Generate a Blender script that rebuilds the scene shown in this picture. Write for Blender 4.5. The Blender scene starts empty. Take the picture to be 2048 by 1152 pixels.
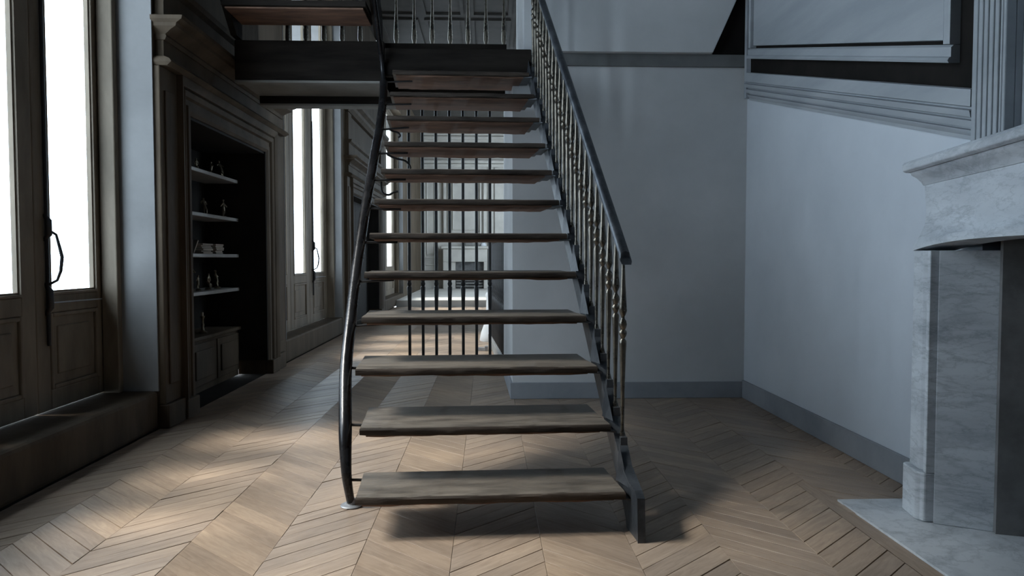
import bpy, bmesh, math, random
from mathutils import Vector, Matrix, noise
random.seed(7)
SC = bpy.context.scene
COL = SC.collection
# ------------------------------------------------------------------ camera
FPX = 1450.0
cam_d = bpy.data.cameras.new('camera'); cam = bpy.data.objects.new('camera', cam_d); COL.objects.link(cam)
cam_d.sensor_width = 36.0; cam_d.lens = FPX * 36.0 / 2048.0; cam_d.clip_start = 0.05; cam_d.clip_end = 200
YAW = math.atan(48 / FPX); PIT = math.atan(58 / FPX)
cam.location = (0, 0, 0.98); cam.rotation_euler = (math.pi / 2 - PIT, 0, -YAW)
SC.camera = cam
# ------------------------------------------------------------------ sky light (overcast white outside the windows)
SKY = 9.5
wd = bpy.data.worlds.new('overcast_sky'); SC.world = wd; wd.use_nodes = True
bgn = wd.node_tree.nodes['Background']; bgn.inputs['Color'].default_value = (0.77, 0.88, 1.0, 1); bgn.inputs['Strength'].default_value = SKY
sun_d = bpy.data.lights.new('hazy_sun', 'SUN'); sun = bpy.data.objects.new('hazy_sun', sun_d); COL.objects.link(sun)
sun_d.energy = 9.4; sun_d.angle = math.radians(17); sun_d.color = (1.0, .91, .80)
sun.rotation_euler = Vector((1.0, .03, -1.15)).to_track_quat('-Z', 'Y').to_euler()
vs = SC.view_settings
vs.view_transform = 'Standard'; vs.look = 'None'; vs.gamma = 1.0; vs.use_curve_mapping = False; vs.exposure = 0.0
cy = SC.cycles
cy.use_denoising = True
try: cy.denoiser = 'OPENIMAGEDENOISE'
except Exception: pass
cy.max_bounces = 10; cy.diffuse_bounces = 3; cy.glossy_bounces = 4; cy.transparent_max_bounces = 12
cy.use_adaptive_sampling = True; cy.adaptive_threshold = .02; cy.sample_clamp_indirect = 6.0; cy.caustics_reflective = False; cy.caustics_refractive = False
# window openings in the left wall (y0, y1), all from sill to 4.15 m
WIN_TOP = 4.15
OPENINGS = [(1.62, 4.22), (6.86, 9.5), (13.46, 16.3)]
def portal(x, y0, y1, z0, z1, flip=False):
    l = bpy.data.lights.new('sky_portal', 'AREA'); l.shape = 'RECTANGLE'; l.size = z1 - z0; l.size_y = y1 - y0
    l.cycles.is_portal = True
    o = bpy.data.objects.new('sky_portal', l); COL.objects.link(o)
    o.location = (x, (y0 + y1) / 2, (z0 + z1) / 2); o.rotation_euler = (0, math.pi / 2 if flip else -math.pi / 2, 0)
FILL_WIN = [(6.5, 7.5), (16.4, 19.4)]  # unseen right-wall openings, added to brighten the far hall
for a, b in OPENINGS: portal(-2.24 if a < 5 else -2.14, a, b, 0.22, WIN_TOP)

for a, b in FILL_WIN: portal(1.97, a, b, .22, WIN_TOP, True)

# ------------------------------------------------------------------ helpers
ORG = {}
def tag(o, label=None, cat=None, group=None, kind=None):
    if label: o['label'] = label
    if cat: o['category'] = cat
    if group: o['group'] = group
    if kind: o['kind'] = kind
    return o
def empty(name, loc=(0, 0, 0), rz=0.0, local=False, **k):
    o = bpy.data.objects.new(name, None); COL.objects.link(o); o.location = loc; o.rotation_euler = (0, 0, rz)
    o.empty_display_size = 0.1
    ORG[o] = Vector((0, 0, 0)) if local else Vector(loc)
    return tag(o, **k)
class MB:
    def __init__(s): s.v = []; s.f = []
    def add(s, vs, fs):
        n = len(s.v); s.v += [tuple(p) for p in vs]; s.f += [tuple(i + n for i in f) for f in fs]; return s
    def box(s, x0, x1, y0, y1, z0, z1):
        return s.add([(x0,y0,z0),(x1,y0,z0),(x1,y1,z0),(x0,y1,z0),(x0,y0,z1),(x1,y0,z1),(x1,y1,z1),(x0,y1,z1)],
                     [(0,3,2,1),(4,5,6,7),(0,1,5,4),(1,2,6,5),(2,3,7,6),(3,0,4,7)])
    def loft(s, loops, cap=True):
        n = len(loops[0]); vs = [p for l in loops for p in l]; fs = []
        for i in range(len(loops) - 1):
            for j in range(n):
                a = i*n+j; b = i*n+(j+1) % n; fs.append((a, b, b+n, a+n))
        if cap:
            fs.append(tuple(reversed(range(n)))); m = (len(loops)-1)*n; fs.append(tuple(range(m, m+n)))
        return s.add(vs, fs)
    def prism(s, pts, axis, a, b):
        """extrude a 2D polygon along an axis; pts are the other two coordinates in xyz order"""
        def q(p, t):
            return {'x': (t, p[0], p[1]), 'y': (p[0], t, p[1]), 'z': (p[0], p[1], t)}[axis]
        return s.loft([[q(p, a) for p in pts], [q(p, b) for p in pts]])
    def tube(s, pts, r, n=10, flat=1.0):
        pts = [Vector(p) for p in pts]; rs = r if isinstance(r, (list, tuple)) else [r]*len(pts)
        loops = []; up = None
        for i, p in enumerate(pts):
            t = (pts[min(i+1, len(pts)-1)] - pts[max(i-1, 0)]).normalized()
            if up is None:
                up = Vector((0,0,1)) if abs(t.z) < .9 else Vector((1,0,0))
            x = t.cross(up).normalized(); up = x.cross(t).normalized()
            loops.append([p + x*math.cos(k*2*math.pi/n)*rs[i] + up*math.sin(k*2*math.pi/n)*rs[i]*flat for k in range(n)])
        return s.loft(loops)
    def lathe(s, prof, n=12, c=(0,0)):
        loops = [[(c[0]+r*math.cos(k*2*math.pi/n), c[1]+r*math.sin(k*2*math.pi/n), z) for k in range(n)] for r, z in prof]
        return s.loft(loops)
    def mesh(s, name, off=Vector((0,0,0)), smooth=None):
        me = bpy.data.meshes.new(name)
        me.from_pydata([(p[0]-off[0], p[1]-off[1], p[2]-off[2]) for p in s.v], [], s.f)
        bm = bmesh.new(); bm.from_mesh(me); bmesh.ops.recalc_face_normals(bm, faces=bm.faces); bm.to_mesh(me); bm.free()
        if smooth is not None:
            me.shade_smooth(); me.set_sharp_from_angle(angle=math.radians(smooth))
        return me
    def build(s, name, mat, parent=None, smooth=None, bevel=0, **k):
        off = ORG[parent] if parent is not None else Vector((0,0,0))
        me = s.mesh(name, off, smooth); o = bpy.data.objects.new(name, me); COL.objects.link(o); me.materials.append(mat)
        if parent is not None: o.parent = parent; ORG[o] = off
        else: ORG[o] = Vector((0,0,0))
        if bevel:
            m = o.modifiers.new('edge', 'BEVEL'); m.width = bevel; m.segments = 2; m.limit_method = 'ANGLE'; m.angle_limit = math.radians(40)
        return tag(o, **k)
def box(*a): return MB().box(*a)
def inst(name, src_mesh, loc, parent, rz=0, scale=(1,1,1), rot=None):
    o = bpy.data.objects.new(name, src_mesh); COL.objects.link(o); o.parent = parent
    o.location = Vector(loc) - ORG[parent]; o.rotation_euler = rot or (0,0,rz); o.scale = scale; return o

# ------------------------------------------------------------------ materials
def new_mat(name):
    m = bpy.data.materials.new(name); m.use_nodes = True; nt = m.node_tree; b = nt.nodes['Principled BSDF']; return m, nt, b
def surf(name, c1, c2, scale=4.0, rough=0.6, stretch=(1,1,1), bump=0.0, bscale=30, metal=0.0, spec=0.5, detail=6, lo=.35, hi=.65, rvar=0.0):
    m, nt, b = new_mat(name); N = nt.nodes; L = nt.links
    tc = N.new('ShaderNodeTexCoord'); mp = N.new('ShaderNodeMapping'); mp.inputs['Scale'].default_value = stretch
    L.new(tc.outputs['Object'], mp.inputs['Vector'])
    nz = N.new('ShaderNodeTexNoise'); nz.inputs['Scale'].default_value = scale; nz.inputs['Detail'].default_value = detail; nz.inputs['Roughness'].default_value = .6
    L.new(mp.outputs['Vector'], nz.inputs['Vector'])
    rp = N.new('ShaderNodeValToRGB'); rp.color_ramp.elements[0].position = lo; rp.color_ramp.elements[1].position = hi
    rp.color_ramp.elements[0].color = (*c1, 1); rp.color_ramp.elements[1].color = (*c2, 1)
    L.new(nz.outputs['Fac'], rp.inputs['Fac']); L.new(rp.outputs['Color'], b.inputs['Base Color'])
    b.inputs['Roughness'].default_value = rough; b.inputs['Metallic'].default_value = metal; b.inputs['Specular IOR Level'].default_value = spec
    if rvar:
        mr = N.new('ShaderNodeMapRange'); mr.inputs['To Min'].default_value = rough - rvar; mr.inputs['To Max'].default_value = rough + rvar
        L.new(nz.outputs['Fac'], mr.inputs['Value']); L.new(mr.outputs['Result'], b.inputs['Roughness'])
    if bump:
        n2 = N.new('ShaderNodeTexNoise'); n2.inputs['Scale'].default_value = bscale; n2.inputs['Detail'].default_value = 5
        L.new(mp.outputs['Vector'], n2.inputs['Vector'])
        bp = N.new('ShaderNodeBump'); bp.inputs['Strength'].default_value = bump; bp.inputs['Distance'].default_value = .01
        L.new(n2.outputs['Fac'], bp.inputs['Height']); L.new(bp.outputs['Normal'], b.inputs['Normal'])
    return m
M = {}
M['plaster'] = surf('grey_plaster', (.46,.475,.485), (.54,.55,.56), 1.6, .85, bump=.12, bscale=14)
M['plaster_right'] = surf('grey_plaster_patchy', (.48,.52,.57), (.55,.59,.64), 1.2, .85, bump=.1, bscale=12)
M['skirting'] = surf('grey_skirting_paint', (.20,.215,.24), (.27,.285,.31), 3.0, .7, bump=.1, bscale=20)
M['band'] = surf('dark_grey_band_paint', (.10,.105,.105), (.14,.145,.145), 4.0, .7, bump=.1)
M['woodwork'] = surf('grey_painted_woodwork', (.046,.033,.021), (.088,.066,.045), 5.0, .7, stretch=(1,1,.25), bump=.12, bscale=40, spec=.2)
M['window_paint'] = surf('worn_grey_window_paint', (.108,.088,.064), (.18,.148,.11), 6.0, .6, stretch=(1,1,.3), bump=.12, bscale=40, spec=.3)
M['reveal'] = surf('pale_reveal_plaster', (.155,.158,.16), (.205,.208,.21), 2.0, .8, bump=.08)
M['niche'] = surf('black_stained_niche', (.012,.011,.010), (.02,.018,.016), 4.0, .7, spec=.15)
M['shelf'] = surf('grey_shelf_paint', (.22,.21,.20), (.30,.29,.27), 6.0, .5)
M['ceiling_dark'] = surf('dark_ceiling_wood', (.018,.016,.013), (.034,.03,.026), 4.0, .7)
M['hall_plaster'] = surf('pale_hall_paint', (.47,.445,.405), (.58,.55,.50), 2.5, .7)
M['panel_grey'] = surf('blue_grey_panel_paint', (.25,.275,.30), (.34,.365,.39), 2.2, .6, stretch=(1,.3,2.2), bump=.15, bscale=16)
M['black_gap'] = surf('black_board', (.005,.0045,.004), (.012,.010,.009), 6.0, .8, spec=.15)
M['iron'] = surf('dark_wrought_iron', (.016,.016,.018), (.032,.032,.035), 9.0, .27, metal=.5, bump=.06, bscale=60, rvar=.1)
M['iron_black'] = surf('black_iron', (.012,.012,.013), (.028,.028,.03), 9.0, .45, metal=.4)
M['steel'] = surf('scuffed_grey_steel', (.04,.046,.055), (.115,.125,.14), 11.0, .42, metal=.55, bump=.15, bscale=50, lo=.4, hi=.75, rvar=.1)
M['brass_iron'] = surf('rubbed_iron_baluster', (.06,.057,.052), (.20,.175,.14), 14.0, .28, metal=.85, bump=.1, bscale=60, rvar=.08)
M['tread_top'] = surf('worn_oak_tread', (.060,.052,.045), (.19,.163,.136), 9.0, .5, stretch=(.5,1.6,1.6), bump=.5, bscale=40, detail=10, rvar=.12, lo=.3, hi=.72)
M['tread_under'] = surf('raw_brown_underside', (.085,.045,.030), (.27,.150,.10), 7.0, .7, stretch=(.5,2,2), bump=.5, bscale=24, lo=.3, hi=.72)
M['shade_strip'] = surf('painted_tread_front_shade', (.022,.017,.014), (.065,.05,.04), 9.0, .6, stretch=(.4,2,2), bump=.4, spec=.25)  # shade of the unlit tread fronts, put into the colour
M['dark_beam'] = surf('black_brown_timber', (.010,.0085,.0075), (.026,.022,.019), 5.0, .75, stretch=(.3,2,2), bump=.3, spec=.06)
M['soffit'] = surf('grey_soffit', (.17,.165,.155), (.24,.235,.22), 3.0, .8)
M['bronze'] = surf('dark_bronze', (.12,.10,.07), (.25,.21,.15), 20.0, .3, metal=.8)
M['book_page'] = surf('aged_paper', (.35,.30,.24), (.5,.44,.36), 60.0, .9, stretch=(.2,.2,6))
M['soot'] = surf('sooty_firebrick', (.10,.10,.10), (.17,.17,.17), 6.0, .9, bump=.3)
M['white_stone'] = surf('white_stone', (.5,.52,.54), (.62,.64,.66), 5.0, .6)
M['pewter'] = surf('pale_bracket_metal', (.22,.235,.26), (.34,.355,.38), 8.0, .4, metal=.5)
BOOKS = [surf('book_cover_%d' % i, tuple(x*.8 for x in c), c, 20, .7) for i, c in enumerate([(.16,.09,.07), (.12,.11,.10), (.2,.16,.11), (.09,.07,.06)])]

def marble(name):
    m, nt, b = new_mat(name); N = nt.nodes; L = nt.links
    tc = N.new('ShaderNodeTexCoord'); mp = N.new('ShaderNodeMapping'); mp.inputs['Rotation'].default_value = (.75,.55,.2); mp.inputs['Scale'].default_value = (1.0,1.0,3.4)
    L.new(tc.outputs['Object'], mp.inputs['Vector'])
    def veins(scale, width, lo, hi, seed):
        n1 = N.new('ShaderNodeTexNoise'); n1.noise_dimensions = '4D'; n1.inputs['W'].default_value = seed; n1.inputs['Scale'].default_value = scale; n1.inputs['Detail'].default_value = 8; n1.inputs['Roughness'].default_value = .62; n1.inputs['Distortion'].default_value = .35
        L.new(mp.outputs['Vector'], n1.inputs['Vector'])
        s1 = N.new('ShaderNodeMath'); s1.operation = 'SUBTRACT'; s1.inputs[1].default_value = .5; L.new(n1.outputs['Fac'], s1.inputs[0])
        s2 = N.new('ShaderNodeMath'); s2.operation = 'ABSOLUTE'; L.new(s1.outputs[0], s2.inputs[0])
        rp = N.new('ShaderNodeValToRGB'); e = rp.color_ramp.elements
        e[0].position = 0; e[0].color = (lo,lo*1.01,lo*1.02,1); e[1].position = width; e[1].color = (hi,hi,hi,1); L.new(s2.outputs[0], rp.inputs['Fac']); return rp
    n3 = N.new('ShaderNodeTexNoise'); n3.inputs['Scale'].default_value = 2.6; n3.inputs['Detail'].default_value = 7; L.new(mp.outputs['Vector'], n3.inputs['Vector'])
    base = N.new('ShaderNodeValToRGB'); base.color_ramp.elements[0].position = .3; base.color_ramp.elements[0].color = (.43,.46,.495,1); base.color_ramp.elements[1].position = .68; base.color_ramp.elements[1].color = (.60,.635,.67,1)
    L.new(n3.outputs['Fac'], base.inputs['Fac'])
    prev = base
    for (sc_, w_, lo, sd_) in ((1.7,.035,.80,1.0),(4.2,.02,.80,5.0),(9.0,.02,.88,9.0)):
        v = veins(sc_, w_, lo, 1.0, sd_); mx = N.new('ShaderNodeMixRGB'); mx.blend_type = 'MULTIPLY'; mx.inputs['Fac'].default_value = 1
        L.new(prev.outputs[0], mx.inputs[1]); L.new(v.outputs[0], mx.inputs[2]); prev = mx
    L.new(prev.outputs[0], b.inputs['Base Color']); b.inputs['Roughness'].default_value = .45
    return m
M['marble'] = marble('white_grey_veined_marble')

def parquet():
    m, nt, b = new_mat('oak_parquet'); N = nt.nodes; L = nt.links
    uv = N.new('ShaderNodeUVMap'); uv.uv_map = 'grain'
    oi = N.new('ShaderNodeObjectInfo'); ge = N.new('ShaderNodeNewGeometry')
    ad = N.new('ShaderNodeMath'); ad.operation = 'ADD'; L.new(oi.outputs['Random'], ad.inputs[0]); L.new(ge.outputs['Random Per Island'], ad.inputs[1])
    fr = N.new('ShaderNodeMath'); fr.operation = 'FRACT'; L.new(ad.outputs[0], fr.inputs[0])
    cx = N.new('ShaderNodeCombineXYZ'); ml = N.new('ShaderNodeMath'); ml.operation = 'MULTIPLY'; ml.inputs[1].default_value = 37.0; L.new(fr.outputs[0], ml.inputs[0])
    L.new(ml.outputs[0], cx.inputs['X']); L.new(ml.outputs[0], cx.inputs['Y'])
    va = N.new('ShaderNodeVectorMath'); va.operation = 'ADD'; L.new(uv.outputs['UV'], va.inputs[0]); L.new(cx.outputs[0], va.inputs[1])
    mp = N.new('ShaderNodeMapping'); mp.inputs['Scale'].default_value = (4.0, 34.0, 1); L.new(va.outputs[0], mp.inputs['Vector'])
    nz = N.new('ShaderNodeTexNoise'); nz.inputs['Scale'].default_value = 1.6; nz.inputs['Detail'].default_value = 7; nz.inputs['Roughness'].default_value = .66; nz.inputs['Distortion'].default_value = 1.1
    L.new(mp.outputs[0], nz.inputs['Vector'])
    rp = N.new('ShaderNodeValToRGB'); e = rp.color_ramp.elements
    e[0].position = .22; e[0].color = (.225,.166,.125,1); e[1].position = .78; e[1].color = (.43,.335,.258,1)
    L.new(nz.outputs['Fac'], rp.inputs['Fac'])
    tr = N.new('ShaderNodeValToRGB'); t = tr.color_ramp.elements
    t[0].position = 0; t[0].color = (.80,.79,.79,1); t[1].position = 1; t[1].color = (1.08,1.06,1.03,1)
    L.new(fr.outputs[0], tr.inputs['Fac'])
    mx = N.new('ShaderNodeMixRGB'); mx.blend_type = 'MULTIPLY'; mx.inputs['Fac'].default_value = 1; L.new(rp.outputs['Color'], mx.inputs[1]); L.new(tr.outputs['Color'], mx.inputs[2])
    # worn greyish blotches in world space
    tc = N.new('ShaderNodeTexCoord'); n4 = N.new('ShaderNodeTexNoise'); n4.inputs['Scale'].default_value = 1.3; n4.inputs['Detail'].default_value = 6
    L.new(ge.outputs['Position'], n4.inputs['Vector'])
    r4 = N.new('ShaderNodeValToRGB'); r4.color_ramp.elements[0].position = .42; r4.color_ramp.elements[0].color = (.86,.87,.89,1); r4.color_ramp.elements[1].position = .62; r4.color_ramp.elements[1].color = (1.08,1.06,1.03,1)
    L.new(n4.outputs['Fac'], r4.inputs['Fac'])
    m2 = N.new('ShaderNodeMixRGB'); m2.blend_type = 'MULTIPLY'; m2.inputs['Fac'].default_value = 1; L.new(mx.outputs[0], m2.inputs[1]); L.new(r4.outputs[0], m2.inputs[2])
    L.new(m2.outputs[0], b.inputs['Base Color'])
    mr = N.new('ShaderNodeMapRange'); mr.inputs['To Min'].default_value = .50; mr.inputs['To Max'].default_value = .36; L.new(n4.outputs['Fac'], mr.inputs['Value']); L.new(mr.outputs[0], b.inputs['Roughness'])
    tg = N.new('ShaderNodeTangent'); tg.direction_type = 'UV_MAP'; tg.uv_map = 'grain'; L.new(tg.outputs[0], b.inputs['Tangent']); b.inputs['Anisotropic'].default_value = .7
    bp = N.new('ShaderNodeBump'); bp.inputs['Strength'].default_value = .2; bp.inputs['Distance'].default_value = .002; L.new(nz.outputs['Fac'], bp.inputs['Height']); L.new(bp.outputs[0], b.inputs['Normal'])
    return m
M['parquet'] = parquet()
M['joint'] = surf('dark_floor_joint', (.012,.010,.008), (.02,.017,.014), 6, .9, spec=.1)

def glass():
    m, nt, b = new_mat('window_glass'); N = nt.nodes; L = nt.links; out = N['Material Output']
    N.remove(b); t = N.new('ShaderNodeBsdfTransparent'); t.inputs['Color'].default_value = (.93,.96,.97,1)
    g = N.new('ShaderNodeBsdfGlossy'); g.inputs['Roughness'].default_value = .03
    mix = N.new('ShaderNodeMixShader'); mix.inputs['Fac'].default_value = .06
    L.new(t.outputs[0], mix.inputs[1]); L.new(g.outputs[0], mix.inputs[2]); L.new(mix.outputs[0], out.inputs['Surface'])
    return m
M['glass'] = glass()

# ------------------------------------------------------------------ room shell
XL, XR, YB = -1.9, 1.81, 5.05
CEIL = 4.7
wl = MB()
def pier(y0, y1, niche=None):
    wl.box(-2.45, XL, y0, y1, 0, CEIL)
# left wall: piers between windows, with two bookcase niches
NICHES = [(4.65, 6.22, -2.40), (10.15, 12.55, -2.10)]
prev = -4.0
for (a, b) in OPENINGS + [(21.0, None)]:
    segs = [(prev, a)]
    for (n0, n1, nx) in NICHES:
        if prev < n0 and n1 < a:
            segs = [(prev, n0), (n1, a)]
            xo = -2.45 if nx < -2.2 else -2.125; wl.box(xo, XL, n0, n1, 1.885, CEIL); wl.box(xo, nx, n0, n1, 0, 1.885)
    for s0, s1 in segs: wl.box(-2.225 if s1 < 6.5 and s0 < 4.6 else -2.125, XL, s0, s1, 0, CEIL)
    if b is not None:
        wl.box(-2.225 if a < 5 else -2.125, XL, a, b, WIN_TOP, CEIL)
        prev = b
wl.build('wall_left', M['woodwork'], kind='structure')
box(-3.4, 2.0, 21.0, 21.2, 0, CEIL).build('wall_far', M['hall_plaster'], kind='structure')
wr = MB().box(XR, 2.0, 2.6, 6.5, 0, CEIL).box(XR, 2.0, 7.5, 16.4, 0, CEIL).box(XR, 2.0, 19.4, 21.0, 0, CEIL)
for a, b in FILL_WIN: wr.box(XR, 2.0, a, b, 0, .22).box(XR, 2.0, a, b, WIN_TOP, CEIL)
wr.box(2.36, 2.5, 1.0, 2.6, 0, CEIL).box(XR, 2.5, -4.0, 1.0, 0, CEIL).box(2.0, 2.5, 2.6, 2.7, 0, CEIL)
wr.build('wall_right', M['plaster_right'], kind='structure')
box(-2.45, 2.5, -4.2, -4.0, 0, CEIL).build('wall_front', M['ceiling_dark'], kind='structure')
wb = MB().prism([(.171,YB),(XR,YB),(XR,6.29),(.137,6.29)], 'z', 0, 2.37).prism([(.25,YB),(XR,YB),(XR,6.29),(.245,6.29)], 'z', 2.37, CEIL)
wb.build('wall_back', M['plaster'], kind='structure')
box(-3.4, 2.5, -4.2, 21.2, CEIL, CEIL+.15).build('ceiling', M['ceiling_dark'], kind='structure')
ceil_o = bpy.data.objects['ceiling']
for i in range(5):
    for j, (y0, y1) in enumerate([(9.9, 11.2), (11.4, 12.9)]):
        x0 = -1.7 + i*.72
        mb = MB()
        for (a0,a1,b0,b1) in ((x0,x0+.62,y0,y0+.05),(x0,x0+.62,y1-.05,y1),(x0,x0+.05,y0+.05,y1-.05),(x0+.57,x0+.62,y0+.05,y1-.05)):
            mb.box(a0,a1,b0,b1,CEIL-.03,CEIL)
        mb.build('ceiling_panel', M['ceiling_dark'], ceil_o)
# skirting
box(1.795, XR, 2.78, YB, 0, .125).build('baseboard_right', M['skirting'], kind='structure', bevel=.004)
MB().prism([(.156,5.035),(1.795,5.035),(1.795,YB),(.171,YB),(.137,6.29),(.122,6.29)], 'z', 0, .115).build('baseboard_back', M['skirting'], kind='structure', bevel=.004)
# band and upper plaster panel on the back wall
box(.36, 1.80, 5.03, YB, 2.31, 2.395).build('trim_1', M['band'], kind='structure', bevel=.003)
MB().prism([(.36,2.395),(1.545,2.395),(1.735,2.82),(1.735,3.4),(.36,3.4)], 'y', 4.985, YB).build('wall_upper_panel', M['plaster'], kind='structure', bevel=.004)
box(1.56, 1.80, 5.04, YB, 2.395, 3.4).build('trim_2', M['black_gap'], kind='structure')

# ------------------------------------------------------------------ floor: chevron parquet
fl = MB().box(-3.3, 2.4, -4.0, 15.0, -.12, -.012)
floor = fl.build('floor', M['joint'], kind='structure')
box(XL, XR, 15.0, 21.0, -.12, .13).build('floor_far', M['hall_plaster'], kind='structure', bevel=.01)
PW, PP, B0, SL = .304, .104, -.121, .93
def plank_geo(w, m, gap, u0=0., v0=0.):
    hx = w/2 - .0006; hy = PP/2 - gap/2; ch = .0006
    def c(x, t): return (x, m*x + t)
    lo = [c(-hx,-hy), c(hx,-hy), c(hx,hy), c(-hx,hy)]
    hi = [c(-hx+ch,-hy+ch), c(hx-ch,-hy+ch), c(hx-ch,hy-ch), c(-hx+ch,hy-ch)]
    V = [(p[0],p[1],-.012) for p in lo] + [(p[0],p[1],-ch) for p in lo] + [(p[0],p[1],0.) for p in hi]
    Fc = [(0,1,5,4),(1,2,6,5),(2,3,7,6),(3,0,4,7),(4,5,9,8),(5,6,10,9),(6,7,11,10),(7,4,8,11),(8,9,10,11)]
    ln = math.sqrt(1+m*m)
    U = [((p[0]*1 + p[1]*m)/ln*1.0 + u0, (p[1]-m*p[0])/ln + v0) for p in V]
    return V, Fc, U
def plank_mesh(name, V, Fc, U):
    me = bpy.data.meshes.new(name); me.from_pydata(V, [], Fc); uvl = me.uv_layers.new(name='grain')
    for l in me.loops: uvl.data[l.index].uv = U[l.vertex_index]
    me.materials.append(M['parquet']); return me
GAPS = [.0022, .0030, .0040, .0055, .0080]
def in_view(p):
    d = cam.matrix_world.inverted() @ Vector(p) if False else None
    x, y = p[0], p[1]; f = y*math.cos(YAW)+x*math.sin(YAW); r = x*math.cos(YAW)-y*math.sin(YAW)
    if f < .5: return False
    px = 1024+FPX*r/f; py = 518+FPX*.98/f
    return -40 < px < 2090 and py < 1190
planks = []
for k in range(-7, 7):
    x0 = max(B0+PW*k, XL+.003); x1 = min(B0+PW*(k+1), XR-.004)
    if x1-x0 < .02: continue
    m = SL if k % 2 == 0 else -SL
    for j in range(-40, 146):
        yc = j*PP + SL*PW/2
        y_in = yc
        a, b = x0, x1
        if -3.9 < yc < 14.85:
            if yc < 3.0 and yc > .8:
                if a >= 1.39: 
                    if yc < 2.6: continue
                elif b > 1.345: b = 1.345
            # middle of the clipped piece keeps the seams lined up with the full strip
            xm = (a+b)/2; xf = B0+PW*(k+.5)
            yy = yc + m*(xm-xf)
            if xm > .1 and 4.9 < yy < 6.4 and xm > .17 and yy > 5.15: continue
            g = random.choices(GAPS, (30,30,22,12,5))[0]
            if yy < 3.0 and (xm < -1.2 or xm > 1.0): g = random.choices(GAPS, (5,10,20,30,35))[0]
            if m < 0 and -1.1 < xm < .75: g = .0009
            planks.append((xm, yy, b-a, m, g))
vis = sorted([p for p in planks if in_view(p)], key=lambda p: p[1])
near = set(id(p) for p in vis[:300])
cache = {}
FV, FF, FU = [], [], []
for p in planks:
    xm, yy, w, m, g = p
    if id(p) in near:
        key = (round(w, 3), m > 0, g)
        if key not in cache: cache[key] = plank_mesh('plank', *plank_geo(w, m, g))
        inst('plank', cache[key], (xm, yy, random.uniform(-.0012, 0)), floor, rot=(random.uniform(-.006,.006), random.uniform(-.002,.002), 0))
    else:
        V, Fc, U = plank_geo(w, m, g, random.random()*30, random.random()*30); n = len(FV); dz = random.uniform(-.0012, 0)
        FV += [(v[0]+xm, v[1]+yy, v[2]+dz) for v in V]; FF += [tuple(i+n for i in f) for f in Fc]; FU += U
me = plank_mesh('distant_planks', FV, FF, FU); o = bpy.data.objects.new('distant_planks', me); COL.objects.link(o); o.parent = floor; o['kind'] = 'stuff'; o['label'] = 'oak chevron parquet running on into the far hall'
# long border board along the marble hearth
V = [(1.347,.9,-.012),(1.414,.9,-.012),(1.414,3.30,-.012),(1.347,3.36,-.012),(1.347,.9,-.0015),(1.414,.9,-.0015),(1.414,3.30,-.0015),(1.347,3.36,-.0015)]
me = plank_mesh('border_board', V, [(4,5,6,7),(0,1,5,4),(1,2,6,5),(2,3,7,6),(3,0,4,7)], [(v[1], v[0]) for v in V]); o = bpy.data.objects.new('border_board', me); COL.objects.link(o); o.parent = floor

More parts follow.
